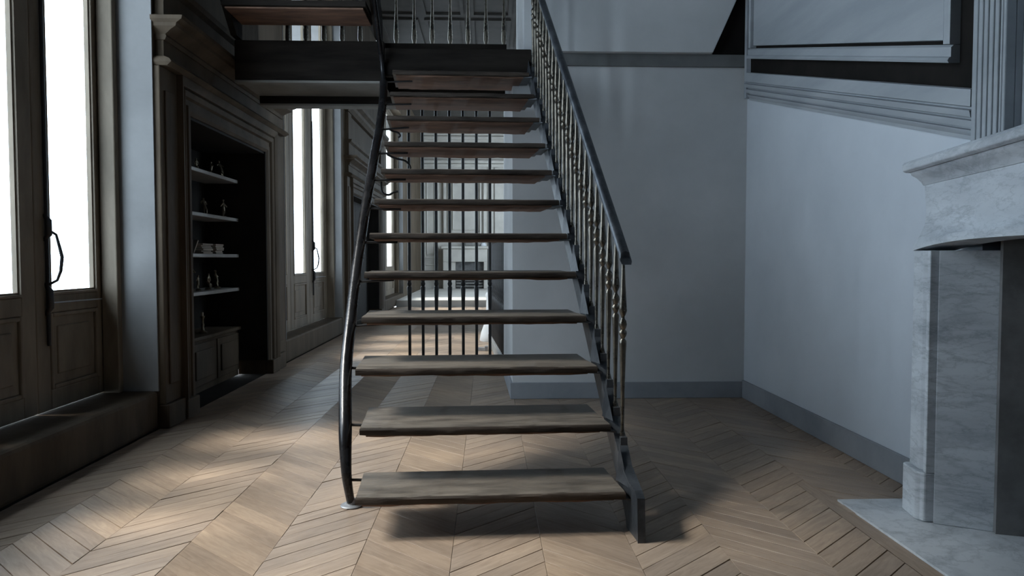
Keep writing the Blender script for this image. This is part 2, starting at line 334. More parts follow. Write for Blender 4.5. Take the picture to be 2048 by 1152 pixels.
# ------------------------------------------------------------------ windows
def window(name, x, y0, y1, leaves, z0=.22, mid=.80):
    w = empty(name, (x, y0, 0), kind='structure')
    t = .014
    fr = MB()
    fr.box(x-.02, x+.02, y0, leaves[0][0], z0, WIN_TOP).box(x-.02, x+.02, leaves[-1][1], y1, z0, WIN_TOP).box(x-.02, x+.02, leaves[0][0], leaves[-1][1], WIN_TOP-.06, WIN_TOP)
    fr.box(x+.02, x+.11, y1-.06, y1-.012, z0, WIN_TOP).box(x+.02, x+.11, y0+.012, y0+.06, z0, WIN_TOP)
    fr.build('window_frame', M['window_paint'], w, bevel=.006)
    box(x-.025, XL, y0, y1, 0, z0).build('window_sill', M['woodwork'], w, bevel=.02)
    # pale plaster reveals on both sides
    box(x+.02, XL+.004, y1-.012, y1, z0, WIN_TOP).build('reveal', M['reveal'], w)
    box(x+.02, XL+.004, y0, y0+.012, z0, WIN_TOP).build('reveal', M['reveal'], w)
    for i, (a, b, p0, p1, hd) in enumerate(leaves):
        a += .003; b -= .003; zt = WIN_TOP-.065; zb = z0+.004
        lf = MB()
        lf.box(x-t, x+t, a, p0, zb, zt).box(x-t, x+t, p1, b, zb, zt)
        lf.box(x-t, x+t, p0, p1, zt-.1, zt).box(x-t, x+t, p0, p1, mid-.09, mid).box(x-t, x+t, p0, p1, zb, zb+.10)
        leaf = lf.build('casement_leaf', M['window_paint'], w, bevel=.006)
        # stepped glazing bead
        gb = MB()
        for (q, e, th) in ((0, .012, .020), (.012, .022, .009)):
            gb.box(x-th, x+th, p0+q, p0+e, mid+q, zt-.1-q).box(x-th, x+th, p1-e, p1-q, mid+q, zt-.1-q).box(x-th, x+th, p0+e, p1-e, mid+q, mid+e).box(x-th, x+th, p0+e, p1-e, zt-.1-e, zt-.1-q)
        gb.build('glazing_bead', M['window_paint'], leaf)
        box(x-.003, x+.003, p0+.02, p1-.02, mid+.02, zt-.12).build('pane', M['glass'], leaf)
        # lower wooden panel with raised field and moulding
        pz0, pz1 = zb+.10, mid-.09
        box(x-.012, x+.004, p0, p1, pz0, pz1).build('lower_panel', M['window_paint'], leaf)
        mo = MB(); e = .022
        mo.box(x, x+.020, p0, p0+e, pz0, pz1).box(x, x+.020, p1-e, p1, pz0, pz1).box(x, x+.020, p0+e, p1-e, pz0, pz0+e).box(x, x+.020, p0+e, p1-e, pz1-e, pz1)
        mo.build('panel_moulding', M['window_paint'], leaf, bevel=.006)
        box(x, x+.012, p0+.07, p1-.07, pz0+.07, pz1-.07).build('raised_field', M['window_paint'], leaf, bevel=.008)
        if hd:
            hy = p0-.03
            MB().tube([(x+t+.012, hy, .55), (x+t+.012, hy, 2.6)], .009, 8).build('bolt_rod', M['iron_black'], leaf, smooth=40)
            MB().tube([(x+t+.01, hy, 1.13), (x+t+.055, hy+.005, 1.10), (x+t+.066, hy+.012, 1.04), (x+t+.075, hy+.016, .99), (x+t+.068, hy+.014, .92), (x+t+.055, hy+.006, .875), (x+t+.01, hy, .85)], [.007,.007,.008,.009,.008,.007,.006], 8).build('handle', M['iron'], leaf, smooth=50)
            kn = MB(); kn.tube([(x+t, hy, 1.20), (x+t+.022, hy, 1.17), (x+t+.022, hy, 1.10), (x+t, hy, 1.07)], [.008,.016,.016,.008], 8); kn.build('handle_boss', M['iron_black'], leaf, smooth=50)
            kn = MB(); kn.tube([(x+t, hy, .86), (x+t+.022, hy, .82), (x+t+.022, hy, .74), (x+t, hy, .70)], [.008,.017,.017,.008], 8); kn.build('handle_boss', M['iron_black'], leaf, smooth=50)
            MB().tube([(x+t+.02, hy, .762), (x+t+.02, p1+.01, .757)], .0045, 6).build('latch_bar', M['pewter'], leaf, smooth=50)
    return w
window('window_1', -2.2, 1.62, 4.22, [(1.74, 2.34, 1.82, 2.25, False), (2.34, 2.975, 2.42, 2.85, False), (2.975, 3.575, 3.04, 3.47, False), (3.575, 4.19, 3.685, 4.125, True)])
window('window_2', -2.1, 6.86, 9.5, [(6.95, 7.735, 7.05, 7.60, False), (7.735, 8.56, 7.87, 8.41, False), (8.56, 9.40, 8.72, 9.29, True)])
window('window_3', -2.1, 13.46, 16.3, [(13.55, 14.8, 13.72, 14.62, False), (14.8, 16.2, 15.0, 16.03, False)])

for i, (a, b) in enumerate(FILL_WIN):  # frames and panes for the added, unseen fill-light openings
    w = empty('window_%d' % (4+i), (1.9, a, 0), kind='structure'); mid = (a+b)/2
    MB().box(1.88, 1.92, a, a+.08, .22, WIN_TOP).box(1.88, 1.92, b-.08, b, .22, WIN_TOP).box(1.88, 1.92, mid-.06, mid+.06, .22, WIN_TOP).box(1.88, 1.92, a+.08, b-.08, WIN_TOP-.1, WIN_TOP).box(1.88, 1.92, a+.08, b-.08, .22, .8).build('window_frame', M['window_paint'], w)
    for p, q in ((a+.08, mid-.06), (mid+.06, b-.08)): box(1.897, 1.903, p, q, .8, WIN_TOP-.1).build('pane', M['glass'], w)

# ------------------------------------------------------------------ wall bookcases
def frame_piece(mb, prof, o0, o1, z1, side, z0=0., x=XL):
    """mitred architrave; prof = (distance outwards, how proud)"""
    pr = [(0, 0)] + prof + [(prof[-1][0], 0)]
    if side == 'l': loops = [[(x+p, o0-d, z0) for d, p in pr], [(x+p, o0-d, z1+d) for d, p in pr]]
    if side == 'r': loops = [[(x+p, o1+d, z0) for d, p in pr], [(x+p, o1+d, z1+d) for d, p in pr]]
    if side == 't': loops = [[(x+p, o0-d, z1+d) for d, p in pr], [(x+p, o1+d, z1+d) for d, p in pr]]
    return mb.loft(loops)
ARCH = [(0,.03),(.02,.045),(.05,.045),(.055,.03),(.09,.03),(.10,.05),(.13,.06),(.145,.045),(.15,.06),(.185,.075),(.20,.075)]
def bookcase(o0, o1, label, shelves=True, nx=-2.40):
    y0, y1 = o0-.43, o1+.43
    t = empty('bookcase', (XL, (o0+o1)/2, 0), label=label, cat='bookcase')
    W = M['woodwork']
    for sd in ('l', 'r'): frame_piece(MB(), ARCH, o0, o1, 1.88, sd, .12).build('jamb_moulding', W, t, smooth=30)
    frame_piece(MB(), ARCH, o0, o1, 1.88, 't').build('lintel_moulding', W, t, smooth=30)
    for a, b in ((y0, o0-.2), (o1+.2, y1)):
        pl = box(XL, XL+.04, a, b, .14, 2.08).build('pilaster', W, t, bevel=.006)
        box(XL+.04, XL+.05, a+.05, b-.05, .25, 1.95).build('pilaster_panel', W, pl, bevel=.006)
        box(XL, XL+.06, a-.005, b+.005, 0, .14).build('plinth_block', W, t, bevel=.008)
    for a, b in ((o0-.2, o0), (o1, o1+.2)): box(XL, XL+.07, a+.006, b-.006, 0, .12).build('plinth_block', W, t, bevel=.008)
    # bead above the architrave, frieze, stepped cornice
    def run(name, prof, ya, yb, par=t):
        MB().prism(prof, 'y', ya, yb).build(name, W, par, smooth=30)
    def returned(name, prof, ya, yb, k=.42):
        # moulding that turns the corner at both ends
        loops = [[(XL, ya-k*(px-XL), z) for px, z in prof], [(px, ya-k*(px-XL), z) for px, z in prof], [(px, yb+k*(px-XL), z) for px, z in prof], [(XL, yb+k*(px-XL), z) for px, z in prof]]
        MB().loft(loops).build(name, W, t, smooth=30)
    x = XL
    returned('frieze_bead', [(x,2.081),(x+.08,2.081),(x+.11,2.10),(x+.095,2.12),(x+.06,2.135),(x,2.135)], y0+.04, y1-.04)
    run('frieze', [(x,2.135),(x+.05,2.135),(x+.05,2.23),(x,2.23)], y0+.035, y1-.035)
    returned('cornice', [(x,2.23),(x+.06,2.23),(x+.07,2.25),(x+.065,2.262),(x+.10,2.285),(x+.135,2.30),(x+.14,2.318),(x+.175,2.335),(x+.18,2.355),(x,2.355)], y0+.055, y1-.055)
    run('blocking_course', [(x,2.355),(x+.06,2.355),(x+.06,2.52),(x+.09,2.54),(x+.10,2.57),(x,2.57)], y0+.02, y1-.02)
    # black lined niche
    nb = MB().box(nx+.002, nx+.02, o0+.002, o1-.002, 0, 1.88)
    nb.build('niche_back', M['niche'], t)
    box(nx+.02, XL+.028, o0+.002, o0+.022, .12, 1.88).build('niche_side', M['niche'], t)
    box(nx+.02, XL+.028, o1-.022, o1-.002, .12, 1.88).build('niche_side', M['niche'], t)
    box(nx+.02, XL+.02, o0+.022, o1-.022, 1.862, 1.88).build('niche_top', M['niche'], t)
    if shelves:
        for zt in (1.64, 1.32, 1.02, .74):
            box(-2.38, -2.10, o0+.022, o1-.022, zt-.028, zt).build('shelf', M['shelf'], t, bevel=.005)
        cab = MB().box(-2.38, -2.12, o0+.022, o1-.022, 0, .385).build('base_cabinet', W, t)
        box(-2.38, -2.09, o0+.022, o1-.022, .385, .412).build('cabinet_top', W, t, bevel=.005)
        n = 3; step = (o1-o0-.05)/n
        for i in range(n):
            a = o0+.025+i*step
            d = box(-2.12, -2.105, a+.012, a+step-.012, .05, .36).build('cabinet_door', W, t, bevel=.004)
            box(-2.105, -2.092, a+.07, a+step-.07, .10, .31).build('door_panel', W, d, bevel=.006)
    else:
        for i in range(2):
            a = o0+.03+i*(o1-o0-.06)/2; b = a+(o1-o0-.06)/2
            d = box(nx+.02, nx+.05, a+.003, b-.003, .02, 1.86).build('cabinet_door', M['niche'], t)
    return t
bookcase(4.65, 6.22, 'tall built-in bookcase with carved frame and figurines, between the two nearest windows')
b2 = bookcase(10.15, 12.55, 'dark built-in bookcase in the far hall behind the curved stair pole', shelves=False, nx=-2.10)
# upper tier of the far bookcase
MB().prism([(XL,2.95),(XL+.05,2.95),(XL+.09,2.99),(XL+.10,3.03),(XL+.15,3.06),(XL+.16,3.10),(XL,3.10)], 'y', 9.75, 12.95).build('upper_cornice', M['woodwork'], b2, smooth=30)
for a in (9.78, 12.7): box(XL, XL+.05, a, a+.22, 2.575, 2.94).build('upper_pilaster', M['woodwork'], b2, bevel=.006)

# ------------------------------------------------------------------ staircase
TH = math.atan(.04); SO = Vector((.01, 2.53, 0))
G, R, Z1 = .208, .1873, .15
st = empty('staircase', SO, TH, local=True, label='open-riser iron and wood staircase with worn treads rising through the room', cat='staircase')
def ZT(n): return Z1+R*(n-1)+(.022*math.sin(math.pi*(n-1)/8) if n < 9 else 0)
def L(u, v, z): return (u*(1-.022*max(v, 0)) - .045*v, v, z)
SM = Matrix.Translation(SO) @ Matrix.Rotation(TH, 4, 'Z'); SMI = SM.inverted()
def w2l(p): return SMI @ Vector(p)
EXT = {1:0, 2:-.004, 3:-.04, 4:-.035, 5:-.042, 6:-.034, 7:-.026, 8:-.006, 9:0, 10:0, 11:.01, 12:.015}
def board(n, ul, ur, v0, v1, z0, z1, seed, amp=.004, nu=26):
    """plank with worn, uneven edges"""
    mb = MB(); loops = []
    for i in range(nu+1):
        t = i/nu; u = ul+(ur-ul)*t
        def jit(k, a=amp): return a*noise.noise(Vector((t*7+seed*3.1, k*1.7, seed)))+a*.6*noise.noise(Vector((t*23+seed, k*2.3, seed*2)))
        c = .005
        pts = [(v0+c+jit(1), z0+jit(2)), (v0+jit(3)*1.6, z0+c), (v0+jit(4)*1.2, z1-c), (v0+c+jit(5)*.6, z1+jit(6,.0015)), (v0+(v1-v0)*.5, z1-.0025+jit(8,.0012)),
               (v1-c, z1), (v1+jit(9), z1-c), (v1+jit(10), z0+c), (v1-c, z0+jit(11))]
        loops.append([L(u, v, z) for v, z in pts])
    return mb.loft(loops)
for n in range(1, 13):
    v = G*(n-1); z = ZT(n); ul = -.472+EXT[n]; ur = .478
    dp = .30 if n == 1 else .385
    tr = board(n, ul, ur, v, v+dp, z-.026, z, n, .0028).build('tread', M['tread_top'], st, smooth=50)
    board(n, ul+.02, ur-.035, v+.010, v+dp-.012, z-.038, z-.0262, n+40, .004).build('soffit_board', M['tread_under'], tr, smooth=50)
    board(n, ul-.002, ur+.002, v-.009, v+.006, z-.0285, z-.003, n+80, .003).build('shade_strip', M['shade_strip'], tr, smooth=50)  # thin strip added over the front face to carry its painted shade
# right-hand steel stringer
def zlow(v): return .895*v
def zup(v): return .9*v+.105
V1 = 2.46
poly = [(-.10,0), (-.088,.15), (-.06,.168), (.02,.175), (.10,zup(.10)+.012), (.2,zup(.2)), (V1,zup(V1)), (V1,zlow(V1)), (.10,.075), (.06,.03), (.05,0)]
mb = MB(); mb.loft([[L(.500, v, z) for v, z in poly], [L(.510, v, z) for v, z in poly]])
stg = mb.build('stringer', M['steel'], st)
fl_ = [(-.103,0), (-.091,.152), (-.06,.171), (.02,.178), (.10,zup(.10)+.016), (.2,zup(.2)+.004), (V1,zup(V1)+.004)]
mb = MB(); loops = []
for i, (v, z) in enumerate(fl_):
    wf = .524 if v < 0 else (.535 if v < .15 else .542)
    loops.append([L(.497,v,z), L(wf,v,z), L(wf,v+.004,z-.009), L(.497,v+.004,z-.009)])
mb.loft(loops); mb.build('stringer_flange', M['steel'], stg)
# brackets that carry the tread ends on the stringer
for n in range(1, 13):
    v = G*(n-1); z = ZT(n)-.028
    br = MB(); br.loft([[L(u, vv, zz) for u, vv, zz in ((.44,v+.02,z-.006),(.5,v-.005,z-.006),(.5,v+.25,z-.006),(.44,v+.24,z-.006))], [L(u, vv, zz) for u, vv, zz in ((.44,v+.02,z),(.5,v-.005,z),(.5,v+.25,z),(.44,v+.24,z))]])
    br.loft([[L(.472, v+.16, z+.001), L(.5, v+.10, z+.14), L(.5, v+.06, z+.001)], [L(.476, v+.166, z+.001), L(.5, v+.106, z+.14), L(.5, v+.066, z+.001)]]) if False else None
    br.build('tread_bracket', M['steel'], st)
    gs = MB(); gs.loft([[L(.482, v+.13, z+.03), L(.4995, v+.03, z+.03), L(.4995, v+.15, z+.16)], [L(.486, v+.134, z+.03), L(.4998, v+.034, z+.03), L(.4998, v+.154, z+.16)]]); gs.build('gusset', M['steel'], st)
# curved pole on the left and the rods to the treads
PW_ = [(-.543,2.862,.0),(-.548,2.84,.06),(-.553,2.80,.13),(-.578,2.93,.31),(-.613,3.134,.512),(-.628,3.341,.714),(-.641,3.548,.91),(-.649,3.756,1.103),(-.657,3.963,1.286),(-.662,4.17,1.457),(-.667,4.377,1.638),(-.672,4.585,1.815),(-.682,4.792,2.015),(-.695,4.92,2.16)]
def smooth_path(P, k=5):
    P = [Vector(p) for p in P]; out = []
    for i in range(len(P)-1):
        p0, p1, p2, p3 = P[max(i-1,0)], P[i], P[i+1], P[min(i+2,len(P)-1)]
        for j in range(k):
            t = j/k; out.append(.5*((2*p1)+(p2-p0)*t+(2*p0-5*p1+4*p2-p3)*t*t+(3*p1-p0-3*p2+p3)*t*t*t))
    return out+[P[-1]]
PW_[0:3] = [(-.543,2.862,.0),(-.556,2.845,.11),(-.566,2.87,.20)]
pp = [w2l(p) for p in smooth_path(PW_)]
MB().tube(pp, [.015+.012*min(1, i/14) for i in range(len(pp))], 12).build('curved_pole', M['iron'], st, smooth=60)
up = [w2l(p) for p in smooth_path([(-.695,4.92,2.16),(-.705,4.95,2.24),(-.708,4.93,2.31),(-.712,4.86,2.40),(-.712,4.75,2.52),(-.712,4.6,2.66),(-.712,4.3,2.94)])]
MB().tube(up, .016, 10).build('upper_pole', M['iron'], st, smooth=60)
c0 = w2l(PW_[0]); MB().lathe([(.02,.0),(.042,.0),(.044,.004),(.039,.008),(.020,.010),(.017,.03)], 20, (c0.x, c0.y)).build('base_plate', M['pewter'], st, smooth=40)
for n in range(1, 13):
    v = G*(n-1); z = ZT(n)-.042
    q = min(pp, key=lambda p: abs(p.z-z))
    ul = (-.472+EXT[n])*(1-.022*v)-.045*v
    MB().tube([(q.x, q.y, q.z), (ul+.12, q.y-.01, z)], .006, 8).build('tread_rod', M['iron_black'], st, smooth=50)
# curled iron straps under three left tread ends
for n, rr in ((9, .06), (8, .05), (10, .03)):
    v = G*(n-1)+.2; z = ZT(n)-.05; u0 = -.472*(1-.022*v)-.045*v
    pts = [(u0+.0,v,z+.005),(u0+rr*.8,v,z-rr*.3),(u0+rr*1.8,v,z-rr*.55),(u0+rr*2.3,v,z-rr*1.2),(u0+rr*1.9,v,z-rr*1.6)] if n != 8 else [(u0-.02,v,z+.0),(u0-.015,v,z-.06),(u0+.02,v,z-.075),(u0+.05,v,z-.06),(u0+.075,v,z-.055)]
    MB().tube(smooth_path(pts, 4), .006, 8).build('curled_strap', M['iron_black'], st, smooth=50)
# balusters: one turned mesh, two to a tread
BH = .70
BPROF = [(.0095,0),(.0095,.02),(.0068,.03),(.0068,.06),(.0085,.18),(.0125,.33),(.0145,.365),(.0140,.375),(.0070,.384),(.0105,.391),(.0155,.402),(.0155,.411),(.0090,.419),(.0125,.426),(.0160,.438),(.0135,.451),(.0072,.461),(.0072,.469),(.0100,.475),(.0155,.490),(.0150,.505),(.0112,.56),(.0080,.62),(.0068,.66),(.0068,.70)]
bal_me = MB().lathe([(r, z) for r, z in BPROF], 12).mesh('baluster', smooth=40); bal_me.materials.append(M['brass_iron'])
foot_me = MB().box(-.013,.013,-.03,.012,-.03,.006).mesh('baluster_foot'); foot_me.materials.append(M['steel'])
def zrail(v): return .862*v+.825
nb = 0
k = 0
while True:
    v = .205 + .104*k
    if v > 2.42: break
    p = L(.527, v, zup(v)+.004); h = zrail(v)-.012-p[2]
    inst('baluster', bal_me, p, st, scale=(1, 1, h/BH)); inst('baluster_foot', foot_me, (p[0], p[1], p[2]), st)
    k += 1
mb = MB(); loops = []
sec = [(-.017,-.010),(.017,-.010),(.022,.004),(.016,.018),(0,.024),(-.016,.018),(-.022,.004)]
for v in (.165, .19, 2.45):
    z = zrail(v)
    dv = -.02 if v == .165 else 0
    loops.append([(L(.527,v,z)[0]+a, v - (b*.6 if v > .18 else -b*.8), z+b*.9) for a, b in sec])
mb.loft(loops); mb.build('handrail', M['steel'], st, smooth=50)
e0 = L(.527,.135,zrail(.135)); 
# upper black stringer continuation behind the last baluster feet
mb = MB(); mb.loft([[L(.496, v, z) for v, z in ((2.46,zlow(2.46)),(2.46,zup(2.46)),(2.8,zup(2.8)),(2.8,zlow(2.8)))], [L(.512, v, z) for v, z in ((2.46,zlow(2.46)),(2.46,zup(2.46)),(2.8,zup(2.8)),(2.8,zlow(2.8)))]]) if False else None

# ------------------------------------------------------------------ landing and upper flight
ld = empty('stair_landing', (-.7, 5.5, 2.13), label='dark timber landing carried above the hall behind the staircase', cat='landing')
box(-1.70, -.70, 4.985, 5.045, 2.185, 2.45).build('front_beam', M['dark_beam'], ld, bevel=.006)
box(-.695, .295, 4.965, 5.028, 2.216, 2.40).build('top_riser_beam', M['dark_beam'], ld, bevel=.006)
box(-1.69, .13, 5.046, 6.31, 2.412, 2.455).build('deck', M['dark_beam'], ld)
box(-1.69, -.72, 5.046, 5.47, 2.185, 2.20).build('soffit', M['soffit'], ld)
box(-1.70, -.70, 4.978, 5.045, 2.165, 2.183).build('ledge', M['soffit'], ld, bevel=.004)
box(-1.69, .13, 5.48, 5.58, 2.135, 2.405).build('rear_beam', M['dark_beam'], ld, bevel=.006)
box(-1.69, .13, 5.478, 5.6, 2.118, 2.133).build('rear_lip', M['soffit'], ld, bevel=.003)
box(-1.69, .13, 6.2, 6.31, 2.30, 2.408).build('back_edge_beam', M['dark_beam'], ld)
uf = empty('staircase', (-1.2, 5.0, 2.46), label='upper flight of dark wooden stairs climbing overhead at top left', cat='staircase')
for n in range(3):
    y1 = 5.02-.30*n; z = 2.555+.19*n
    board(0, 0, 1, 0, 1, 0, 1, 0) if False else None
    tb = box(-1.655, -.76, y1-.40, y1-.04, z, z+.035).build('tread', M['dark_beam'], uf, bevel=.004)
    box(-1.64, -.78, y1-.38, y1-.05, z-.012, z-.001).build('soffit_board', M['tread_under'], tb, bevel=.003)
for x0 in (-1.70, -.755):
    MB().prism([(5.03,2.46),(5.03,2.62),(4.0,3.55),(4.0,3.28),(4.92,2.46)], 'x', x0, x0+.04).build('stringer', M['dark_beam'], uf)
# railings
def bar_profile(h, zk):
    return [(.0125,0),(.0125,zk-.30),(.017,zk-.12),(.0215,zk-.04),(.014,zk-.03),(.021,zk-.01),(.0145,zk+.01),(.023,zk+.035),(.0225,zk+.05),(.015,zk+.07),(.019,zk+.085),(.0135,zk+.10),(.014,zk+.16),(.0130,h)]
tall_me = MB().lathe(bar_profile(2.28, .765), 10).mesh('bar', smooth=40); tall_me.materials.append(M['iron_black'])
rl = empty('bar_railing', (-.33, 6.26, 0), label='tall black iron bars rising from the floor to the landing behind the treads', cat='railing')
for i in range(7): inst('bar', tall_me, (-.675+.1153*i, 6.26, .012), rl)
box(-.70, .06, 6.235, 6.285, 0, .012).build('floor_rail', M['iron_black'], rl)
MB().prism([(-.74,6.2),(-.62,6.2),(-.62,6.235),(-.74,6.235)], 'z', 0.0, .008).build('floor_plate', M['pewter'], rl)
up_me = MB().lathe([(.011,0),(.011,.10),(.016,.14),(.012,.18),(.019,.22),(.014,.26),(.02,.30),(.015,.34),(.022,.37),(.021,.42),(.012,.60),(.010,.66),(.010,1.0)], 10).mesh('bar', smooth=40); up_me.materials.append(M['brass_iron'])
ul_ = empty('landing_railing', (-.9, 6.2, 2.455), label='upper landing railing of turned iron bars against the dark ceiling', cat='railing')
for i in range(1, 14): inst('bar', up_me, (-1.82+.1505*i, 6.2, 2.455), ul_)
MB().tube([(-1.74,6.2,3.47),(.2,6.2,3.47)], .022, 10).build('handrail', M['iron'], ul_, smooth=50)
# side balustrade of the stairwell beyond
side_me = MB().lathe([(.012,0),(.012,.2),(.016,.4),(.02,.46),(.012,.48),(.021,.51),(.014,.54),(.02,.56),(.012,.62),(.011,1.05)], 10).mesh('bar', smooth=40); side_me.materials.append(M['iron_black'])
sd = empty('stairwell_balustrade', (.1, 7.5, 0), label='low black balustrade on a white kerb receding beside the white pillar', cat='balustrade')
A = Vector((.150, 6.42, 0)); Bv = Vector((.035, 8.45, 0))
for i in range(18):
    p = A.lerp(Bv, i/17); inst('bar', side_me, (p.x, p.y, .105), sd)
MB().prism([(.12,6.32),(.26,6.32),(.14,8.5),(.0,8.5)], 'z', 0, .10).build('kerb', M['reveal'], sd, bevel=.006)
MB().tube([(A.x,A.y,1.165),(Bv.x,Bv.y,1.165)], .022, 8).build('handrail', M['iron_black'], sd, smooth=50)
vo = MB().lathe([(.05,0),(.125,.0),(.13,.015),(.115,.10),(.08,.20),(.055,.32),(.05,.50),(.06,.55),(.05,.58)], 18, (.03, 8.66))
t = vo.build('newel_pedestal', M['white_stone'], smooth=40, label='white flared stone pedestal at the far end of the low balustrade', cat='pedestal')
fb = empty('floor_bracket', (-.02, 7.75, 0), label='small pale metal bracket lying on the floor beside the white kerb', cat='bracket')
MB().prism([(-.13,7.74),(-.03,7.70),(-.03,7.76),(-.12,7.77)], 'z', .0, .035).build('arm', M['pewter'], fb, bevel=.003)
MB().box(-.035,.0,7.69,7.78,0,.05).build('foot', M['pewter'], fb, bevel=.003)

# ------------------------------------------------------------------ raked panel on the right wall
RS = .28
def zr(y, c): return c+RS*(y-2.7)
def raked(name, prof, ya, yb, mat, parent, smooth=30):
    """prof = (proud, height offset c); swept along the rake"""
    return MB().loft([[(XR-p, y, zr(y, c)) for p, c in prof] for y in (ya, yb)]).build(name, mat, parent, smooth=smooth)
rp_ = empty('trim_3', (XR, 3.8, 1.9), kind='structure')
raked('raked_cornice', [(0,1.433),(.010,1.433),(.010,1.448),(.022,1.462),(.024,1.470),(.010,1.473),(.010,1.479),(.030,1.482),(.036,1.500),(.036,1.507),(.020,1.510),(.020,1.517),(.044,1.521),(.047,1.535),(.050,1.545),(.030,1.549),(.030,1.556),(.046,1.560),(.046,1.622),(0,1.622)], 2.62, 4.985, M['panel_grey'], rp_)
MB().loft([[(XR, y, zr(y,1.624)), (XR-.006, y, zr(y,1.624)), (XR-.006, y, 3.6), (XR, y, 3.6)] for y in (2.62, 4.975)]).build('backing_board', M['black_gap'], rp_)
ya, yb = 2.745, 4.935
raked('frame_rail', [(.007,1.716),(.05,1.716),(.055,1.725),(.05,1.735),(.042,1.74),(.042,1.775),(.032,1.785),(.007,1.785)], ya, yb, M['panel_grey'], rp_)
for y in (ya, yb-.06):
    MB().loft([[(XR-p, y+d, zr(y+d,1.787)) for p, d in ((.007,0),(.048,0),(.052,.01),(.042,.02),(.042,.05),(.03,.06),(.007,.06))], [(XR-p, y+d, 3.55) for p, d in ((.007,0),(.048,0),(.052,.01),(.042,.02),(.042,.05),(.03,.06),(.007,.06))]]).build('frame_stile', M['panel_grey'], rp_)
MB().loft([[(XR-.007, y, zr(y,1.80)), (XR-.030, y, zr(y,1.803)), (XR-.032, y, 3.5), (XR-.007, y, 3.5)] for y in (ya+.07, yb-.07)]).build('inner_panel', M['panel_grey'], rp_)
box(XR-.03, XR, 4.99, 5.03, 2.09, 3.6).build('trim_4', M['panel_grey'], kind='structure')

# ------------------------------------------------------------------ marble fireplace on the right
FA = math.atan(.17)
FR = Vector((1.634, 2.74, 0))
fe = Vector((-math.sin(FA), -math.cos(FA), 0)); fn = Vector((-math.cos(FA), math.sin(FA), 0))
def FP(w, p, z): return FR + fe*w + fn*p + Vector((0, 0, z))
fp = empty('fireplace', FR + fe*.75, label='grey veined marble fireplace with curved frieze on the right', cat='fireplace')
WF = 1.5
def fbox(w0, w1, p0, p1, z0, z1):
    return MB().loft([[FP(w0,p0,z), FP(w1,p0,z), FP(w1,p1,z), FP(w0,p1,z)] for z in (z0, z1)])
def frun(prof, w0, w1):
    return MB().loft([[FP(w, p, z) for p, z in prof] for w in (w0, w1)])
sh = frun([(-.15,1.312),(.02,1.312),(.034,1.318),(.036,1.34),(.028,1.352),(-.15,1.352)], -.03, WF+.03)
sh.build('mantel_shelf', M['marble'], fp, bevel=.004)
frun([(-.15,1.262),(-.036,1.262),(-.03,1.272),(-.012,1.29),(.006,1.30),(.012,1.311),(-.15,1.311)], -.012, WF+.012).build('shelf_moulding', M['marble'], fp, smooth=40)
loops = []
NW = 24
for i in range(NW+1):
    w = WF*i/NW; tt = abs(2*i/NW-1); zb = 1.012+.035*(1-tt**3)
    if i in (0, NW): zb = 1.012
    prof = [(-.15,1.261),(-.037,1.261),(-.042,1.20),(-.045,1.15),(-.040,1.11),(-.026,1.075),(-.008,zb+.03),(.001,zb+.012),(.001,zb),(-.15,zb)]
    loops.append([FP(w, p, z) for p, z in prof])
MB().loft(loops).build('frieze', M['marble'], fp, smooth=40)
for s_ in (0, 1):
    def W_(w): return w if s_ == 0 else WF-w
    def jb(pts, z0, z1): return MB().loft([[FP(W_(w), p, z) for w, p in pts] for z in (z0, z1)])
    jb([(0,-.15),(0,-.012),(.012,0),(.10,0),(.112,-.012),(.118,-.012),(.122,-.004),(.146,-.004),(.146,-.15)], .19, 1.011).build('jamb', M['marble'], fp, bevel=.003)
    jb([(-.012,-.15),(-.012,.008),(0,.020),(.118,.020),(.13,.008),(.146,.0),(.146,-.15)], .0065, .19).build('jamb_foot', M['marble'], fp, bevel=.006)
    jb([(.153,-.04),(.158,-.028),(.216,-.205),(.216,-.25),(.153,-.25)], .0065, 1.011).build('splayed_slip', M['marble'], fp, bevel=.003)
    jb([(.217,-.205),(.235,-.205),(.30,-.58),(.217,-.58)], .0065, 1.05).build('firebox_side', M['soot'], fp)
fbox(.217, WF-.217, -.60, -.58, .0065, 1.05).build('firebox_back', M['soot'], fp)
fbox(.15, WF-.15, -.60, -.152, 1.05, 1.10).build('firebox_top', M['soot'], fp)
MB().prism([(1.416,1.02),(2.35,1.02),(2.35,2.58),(1.80,2.58),(1.80,2.86),(1.416,2.86)], 'z', -.02, .006).build('hearth_slab', M['marble'], fp)
# chimney breast over the mantel with fluted pilaster
cb = empty('wall_chimney_breast', FP(.7, -.15, 1.36), kind='structure')
fbox(.11, WF-.11, -.60, -.201, 1.353, CEIL).build('breast', M['panel_grey'], cb)
fbox(WF-.14, WF-.005, -.62, -.152, 0.007, 1.311).build('breast_cheek', M['plaster_right'], cb)
for w0 in (.107, WF-.107-.225):
    pb = fbox(w0, w0+.225, -.200, -.180, 1.353, CEIL).build('pilaster', M['panel_grey'], cb)
    for a, b in ((.0,.032),(.04,.068),(.078,.105),(.115,.142),(.152,.178),(.190,.203),(.208,.225)):
        fbox(w0+a, w0+b, -.180, -.146, 1.353, CEIL).build('flute_rib', M['panel_grey'], pb, bevel=.004)

